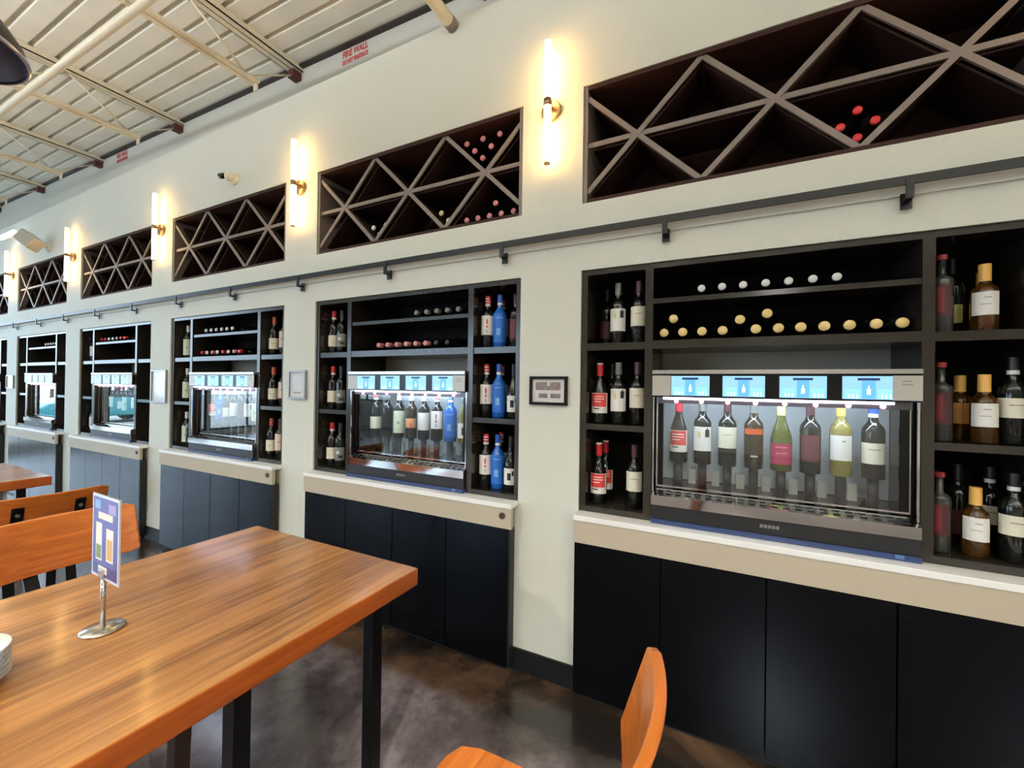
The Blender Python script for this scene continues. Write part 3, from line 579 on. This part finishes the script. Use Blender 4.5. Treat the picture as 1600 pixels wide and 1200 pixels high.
row([(x, ZL) for x in (-.267, -.187, -.107, -.025, .101, .182, .259, .337, .417, .498, .574)], F_PGOLD, 'lying bottle with gold foil top', 'lower row, centre shelf, rightmost bay', 'bottles lying on the lower shelf, rightmost bay')
row([(-.227, ZL+.0632), (.0415, ZL+.0435), (.1415, ZL+.0632)], F_PGOLD, 'lying bottle with gold foil top', 'resting on the lower row, rightmost bay', 'bottles lying on the lower shelf, rightmost bay')
row([(x, ZU) for x in (-1.728, -1.650, -1.572, -1.494, -1.416)], F_GREY, 'lying bottle with dull grey foil', 'upper centre shelf, second bay', 'bottles lying on the upper shelf, second bay')
row([(-2.038+.0767*k, ZL) for k in range(6)], F_PINK, 'lying bottle with pink foil top', 'lower centre shelf, second bay', 'bottles lying on the lower shelf, second bay')
row([(-1.572, ZL), (-1.49, ZL)], F_BLK, 'lying bottle with black foil top', 'lower centre shelf, second bay', 'bottles lying on the lower shelf, second bay')
row([(-4.06+.078*k, ZU) for k in range(6)], F_WHITE, 'lying bottle with white foil top', 'upper centre shelf, third bay', 'bottles lying on the upper shelf, third bay')
for k in range(8): lying(-4.119+.0795*k, ZL, (F_RED, F_WHITE, F_PINK, F_WHITE, F_RED, F_WHITE, F_PINK, F_RED)[k], '%s-foiled lying bottle, %s from left, lower centre shelf, third bay' % (('red', 'white', 'pink', 'white', 'red', 'white', 'pink', 'red')[k], ORD[k]), 'bottles lying on the lower shelf, third bay')
for k in range(7): lying(-6.10+.09*k, ZU, (F_RED, F_RED, F_WHITE, F_WHITE, F_WHITE, F_RED, F_RED)[k], '%s-foiled lying bottle, %s from left, upper centre shelf, fourth bay' % (('red', 'red', 'white', 'white', 'white', 'red', 'red')[k], ORD[k]), 'bottles lying on the upper shelf, fourth bay')
row([(-7.674+.08*k, ZU) for k in range(5)], F_WHITE, 'lying bottle with white foil top', 'upper centre shelf, fifth bay', 'bottles lying on the upper shelf, fifth bay')
RR = ZR0
row([(.382, 2.516), (.4355, 2.4625), (.4355, 2.5695), (.489, 2.516)], cap('bright_red', (216, 44, 48)), 'lying bottle with bright red foil', 'lattice rack, rightmost bay', 'bottles in the lattice rack, rightmost bay')
row([(-1.372, 2.890), (-1.3175, 2.836), (-1.2635, 2.783), (-1.2625, 2.893), (-1.208, 2.837), (-1.153, 2.893)], cap('rose', (206, 128, 128)), 'lying bottle with pink foil', 'upper right of the lattice rack, second bay', 'bottles in the lattice rack, second bay')
row([(-1.365, 2.4425), (-1.2885, 2.4425), (-1.212, 2.4425), (-1.1355, 2.4425), (-1.059, 2.4425), (-1.174, 2.508)], cap('rose', (206, 128, 128)), 'lying bottle with pink foil', 'bottom right of the lattice rack, second bay', 'bottles in the lattice rack, second bay')
row([(-2.0995, 2.516), (-2.046, 2.4625), (-1.9925, 2.516)], F_WHITE, 'lying bottle with white foil', 'lower left of the lattice rack, second bay', 'bottles in the lattice rack, second bay')
row([(-1.548, 2.516), (-1.4945, 2.4625)], F_CREAM, 'lying bottle with cream foil', 'lower middle of the lattice rack, second bay', 'bottles in the lattice rack, second bay')

# ------------------------------------------------------------------ picture frames on the piers
FB = mat('frame_black', (12, 11, 11), .35, spec=.15); FS = mat('frame_silver', (150, 150, 152), .3, .5); MATW = mat('mat_board', (212, 206, 204), .5, coat=1); PHOTO = mat('photo_grey', (112, 104, 100), .4, coat=1, noise=(60, .35, 0)); PHOTOB = mat('photo_brown', (128, 108, 100), .4, coat=1, noise=(50, .4, 0))
def frame(x0, x1, z0, z1, fmat, b, label, pics):
    t = thing('picture_frame', label, 'picture', (x0, 0, z0)); w_, h = x1-x0, z1-z0
    MB().box(0, w_, -.018, 0, 0, b).box(0, w_, -.018, 0, h-b, h).box(0, b, -.018, 0, b, h-b).box(w_-b, w_, -.018, 0, b, h-b).build('frame', fmat, t)
    o = box(b, w_-b, -.008, -.001, b, h-b).build('mat_board', MATW, t)
    for (a0, a1, c0, c1, m) in pics: box(a0*w_, a1*w_, -.0088, -.0081, c0*h, c1*h).build('photo', m, o)
frame(-.915, -.711, 1.388, 1.533, FB, .014, 'black-framed photo collage between the two nearest wine cabinets', [(.16, .46, .52, .80, PHOTO), (.54, .82, .52, .80, PHOTOB), (.46, .54, .52, .66, PHOTO), (.24, .48, .24, .40, PHOTO), (.56, .82, .24, .40, PHOTO)])
frame(-2.84, -2.655, 1.368, 1.575, FS, .014, 'silver-framed notice between second and third wine cabinets', [(.25, .75, .30, .84, mat('notice_pale', (206, 212, 216), .4, coat=1)), (.3, .7, .2, .24, PHOTO)])
frame(-4.83, -4.56, 1.285, 1.585, FS, .012, 'larger silver-framed notice between third and fourth wine cabinets', [(.2, .8, .3, .85, mat('notice_pale'))])
frame(-8.79, -8.52, 1.36, 1.535, FS, .012, 'small silver frame between fifth and sixth wine cabinets', [(.2, .8, .3, .8, mat('notice_pale'))])

# ------------------------------------------------------------------ tables, chairs, tableware
TOPW = wood('table_wood', (104, 58, 24), (208, 146, 84), 1, 1.0, .32, .3); EDGEW = wood('edge_wood', (138, 62, 17), (190, 98, 34), 1, 1.0, .4, .1)
CHW = wood('chair_wood', (166, 80, 20), (230, 134, 50), 1, .8, .34, .25); LEGM = mat('black_steel', (20, 20, 22), .32, .5)
def table(x0, x1, y0, y1, label):
    t = thing('dining_table', label, 'table', ((x0+x1)/2, (y0+y1)/2, 0), 0, 'wooden dining tables'); hx, hy = (x1-x0)/2, (y1-y0)/2
    m = box(-hx, hx, -hy, hy, .682, .75); m.m = [1, 0, 1, 1, 1, 1]; m.build('tabletop', [TOPW, EDGEW], t, bevel=.006, seg=3)
    for sx in (-1, 1):
        for sy in (-1, 1): box(sx*(hx-.10)-.025, sx*(hx-.10)+.025, sy*(hy-.14)-.025, sy*(hy-.14)+.025, 0, .672).build('leg', LEGM, t, bevel=.003)
    for sy in (-1, 1): box(-hx+.126, hx-.126, sy*(hy-.14)-.025, sy*(hy-.14)+.025, .632, .672).build('apron_rail', LEGM, t)
    for sx in (-1, 1): box(sx*(hx-.10)-.05, sx*(hx-.10)+.05, -hy+.08, hy-.08, .6725, .6815).build('mounting_plate', LEGM, t)
    box(hx-.125, hx-.075, .13, .18, 0, .672).build('leg', LEGM, t, bevel=.003)
    MB().bar((.09, .165, 0), (.125, .165, .682), (.022, 0, 0), (0, .022, 0)).build('brace', mat('dark_brown_wood', (58, 40, 30), .5), t)
table(-2.14, -1.095, -2.25, -.66, 'large wooden table in front holding the menu stand')
table(-5.62, -4.575, -2.25, -.725, 'wooden table beyond, seen at the left edge')
def chair(x, y, rz, label):   # seat faces local +x
    t = thing('dining_chair', label, 'chair', (x, y, 0), rz, 'wood and black steel dining chairs')
    # seat: rounded rectangle, slightly dished
    m = MB(); pts = []
    for k in range(32):
        a = 2*pi*k/32; c_, s_ = cos(a), sin(a); e = 6.5
        r = (abs(c_)**e+abs(s_)**e)**(-1/e); pts.append((.215*r*c_, .195*r*s_))
    n = len(pts); vs = [(p[0], p[1], .447) for p in pts]+[(p[0], p[1], .468) for p in pts]+[(p[0]*.8, p[1]*.8, .462) for p in pts]
    m.add(vs, [(i, (i+1) % n, n+(i+1) % n, n+i) for i in range(n)]+[(n+i, n+(i+1) % n, 2*n+(i+1) % n, 2*n+i) for i in range(n)]+[tuple(range(2*n, 3*n)), tuple(reversed(range(n)))], 0)
    m.build('seat', CHW, t, bevel=.003)
    # curved leaning backrest board
    m = MB(); nu, nv = 14, 4; hw, lean, sag, th = .25, radians(17), .045, .025
    zb, zt = .635, .862
    def P(u, v, o): # u -1..1 across, v 0..1 up
        yy = u*hw; cx = -.285+sag*u*u; zz = zb+(zt-zb)*v-(.012*max(0, abs(u)-.85)/.15 if v == 1 else 0)+(.012*max(0, abs(u)-.85)/.15 if v == 0 else 0)
        return (cx-(zz-zb)*math.tan(lean)+o*.5*th, yy-o*.5*th*(2*sag*u/hw)*.8, zz)
    vs = [P(-1+2*i/nu, j/nv, o) for o in (1, -1) for j in range(nv+1) for i in range(nu+1)]; A = (nu+1)*(nv+1); id_ = lambda o, j, i: o*A+j*(nu+1)+i
    fs = []
    for j in range(nv):
        for i in range(nu):
            fs.append((id_(0, j, i), id_(0, j, i+1), id_(0, j+1, i+1), id_(0, j+1, i))); fs.append((id_(1, j, i+1), id_(1, j, i), id_(1, j+1, i), id_(1, j+1, i+1)))
    for i in range(nu):
        fs.append((id_(0, nv, i), id_(0, nv, i+1), id_(1, nv, i+1), id_(1, nv, i))); fs.append((id_(1, 0, i), id_(1, 0, i+1), id_(0, 0, i+1), id_(0, 0, i)))
    for j in range(nv):
        fs.append((id_(1, j, 0), id_(0, j, 0), id_(0, j+1, 0), id_(1, j+1, 0))); fs.append((id_(0, j, nu), id_(1, j, nu), id_(1, j+1, nu), id_(0, j+1, nu)))
    m.add(vs, fs, 0, False); o = m.build('backrest', CHW, t, bevel=.006, seg=3)
    for s in (-1, 1):
        yy = s*.12
        # flat bar: rear leg and upright in one, bent at the seat
        m = MB(); pr = [(-.30, 0), (-.205, .44), (-.222, .56), (-.298, .655), (-.345, .81)]
        for (xa, za), (xb, zb_) in zip(pr, pr[1:]): m.bar((xa, yy, za), (xb, yy, zb_), (0, .022, 0), (.005, 0, .002))
        up = m.build('rear_leg', LEGM, t)
        for zz, xx in ((.70, -.313), (.77, -.333)): MB().tube((xx-.012, yy, zz), (xx-.003, yy, zz+.002), .009, 8).build('bolt', STEEL, up)
        MB().bar((.19, yy*1.25, .0), (.165, yy*1.25, .44), (0, .022, 0), (.005, 0, 0)).build('front_leg', LEGM, t)
        box(-.20, .165, yy-.02, yy+.02, .436, .446).build('seat_rail', LEGM, t)
    return t
chair(-2.385, -1.20, 0, 'wooden chair on the far side of the front table, backrest\'s curved front facing us')
chair(-3.62, -1.09, pi, 'wooden chair of the second table, black brackets on its back facing us')
chair(-.465, -1.17, pi, 'wooden chair at bottom right, backrest seen from its edge')
# plates
PLM = mat('white_china', (226, 222, 210), .25, coat=.3)
for k in range(6):
    me = cached('plate', lambda: MB().lathe([(0, .0), (.055, .0), (.060, .003), (.085, .0145), (.095, .019), (.096, .021), (.094, .0215), (.083, .0175), (.058, .007), (0, .005)], 40).mesh('plate', PLM))
    o = bpy.data.objects.new('plate', me); COL.objects.link(o); o.location = (-1.600, -1.717, .7505+.0128*k)
    tag(o, 'white china plate in the stack at the left edge, %s from the bottom' % ('lowest counted first' if k == 0 else ORD[k]), 'plate', 'stacked white plates')
# menu stand
ms = thing('menu_stand', 'chrome table stand holding a purple drinks card in clear acrylic', 'sign', (-1.628, -1.436, .7502))
MB().lathe([(0, 0), (.050, 0), (.052, .003), (.050, .006), (.012, .010), (0, .010)], 36).build('base', mat('base_steel', (205, 200, 188), .22, .9), ms)
MB().tube((0, 0, .009), (0, 0, .165), .0062, 14).build('pole', CHROME, ms)
MB().box(-.018, .018, -.006, .006, .150, .178).build('clip', CHROME, ms)
hd = bpy.data.objects.new('card_holder', MB().box(-.080, .104, -.0022, .0022, .148, .392).mesh('card_holder', mat('acrylic_edge', (206, 210, 222), .12, coat=.6))); COL.objects.link(hd); hd.parent = ms; hd.rotation_euler = (0, 0, radians(-1.5))
cd = MB(); yc = -.0026
def cr_(a0, a1, c0, c1, mi, d=0): cd.box(a0, a1, yc-.0003-d*.0003, yc+.0002-d*.0003, c0, c1, mi)
cr_(-.072, .096, .156, .384, 0); cr_(-.060, -.02, .350, .375, 1, 1); cr_(.035, .085, .345, .372, 4, 1); cr_(-.035, .065, .322, .342, 2, 1)
cr_(-.050, -.008, .20, .310, 2, 1); cr_(.022, .070, .205, .300, 2, 1); cr_(.028, .064, .21, .27, 3, 2); cr_(-.046, -.012, .205, .245, 5, 2); cr_(-.068, .092, .16, .188, 6, 1); cr_(-.03, .03, .165, .185, 2, 2)
cd.build('drinks_card', [C('violet', (78, 74, 150), .3), C('sky', (120, 160, 210), .3), WHITE, C('beer', (206, 160, 66), .3), C('lilac', (160, 140, 200), .3), C('leafgreen', (110, 130, 70), .3), C('indigo', (58, 50, 110), .3)], hd)

# ------------------------------------------------------------------ outside the left windows, seen in the dispenser glass
LEAF = mat('tree_leaves', (178, 200, 130), .7, noise=(6, .4, 0)); BARK = mat('tree_bark', (90, 74, 60), .8)
def blob(m, c, r, n=9):
    k = random.random
    prof = [(r*sin(pi*a/n)*(1+.18*(k()-.5)), c[2]-r*.85*cos(pi*a/n)) for a in range(n+1)]
    m.lathe([(p if 0 < q < n else 0, z) for q, (p, z) in enumerate(prof)], 14, 0, False, 'z', (c[0], c[1], 0))
for k, (x, y_, sc) in enumerate(((-40, -3.0, .6), (-42, -9.5, .65), (-40, -16.5, .6))):
    t = thing('tree', 'leafy tree outside the left windows, %s' % ('nearest the wall', 'middle of three', 'farthest from the wall')[k], 'tree', (x, y_, -.12), 0, 'trees outside')
    MB().tube((0, 0, 0), (0, 0, 1.5*sc), .16*sc, 10).build('trunk', BARK, t)
    m = MB()
    for q in range(7): blob(m, (random.uniform(-1, 1)*sc, random.uniform(-1.2, 1.2)*sc, random.uniform(1.8, 3.4)*sc), random.uniform(.8, 1.2)*sc)
    m.build('foliage', LEAF, t)
cr = thing('parked_car', 'teal car parked outside the left windows', 'car', (-21.5, -5.2, -.12), radians(80))
TEAL = mat('teal_paint', (30, 130, 140), .2, coat=1); GLS = mat('car_glass', (20, 26, 30), .05); TYRE = mat('tyre', (20, 20, 20), .8)
m = MB(); sec = [(-2.1, .45, .75, .78), (-1.9, .32, .92, .84), (-.9, .28, .98, .87), (1.0, .28, .96, .87), (1.9, .32, .80, .84), (2.15, .42, .62, .74)]
vs = [p for (x, z0, z1, hw) in sec for p in ((x, -hw, z0), (x, hw, z0), (x, hw, z1), (x, -hw, z1))]; n = len(sec)
m.add(vs, [(4*i+a, 4*i+(a+1) % 4, 4*i+4+(a+1) % 4, 4*i+4+a) for i in range(n-1) for a in range(4)]+[(0, 3, 2, 1), (4*n-4, 4*n-3, 4*n-2, 4*n-1)]); m.build('body', TEAL, cr, bevel=.05)
m = MB(); m.hexa([(-1.6, -.78, .94), (.95, -.78, .94), (.95, .78, .94), (-1.6, .78, .94), (-1.1, -.6, 1.42), (.3, -.6, 1.42), (.3, .6, 1.42), (-1.1, .6, 1.42)]); m.build('cabin_glass', GLS, cr, bevel=.04)
box(-1.05, .25, -.58, .58, 1.42, 1.46).build('roof', TEAL, cr, bevel=.02)
for x in (-1.3, 1.35):
    for y_ in (-.8, .8): MB().tube((x, y_-.1, .33), (x, y_+.1, .33), .33, 24).build('wheel', TYRE, cr)
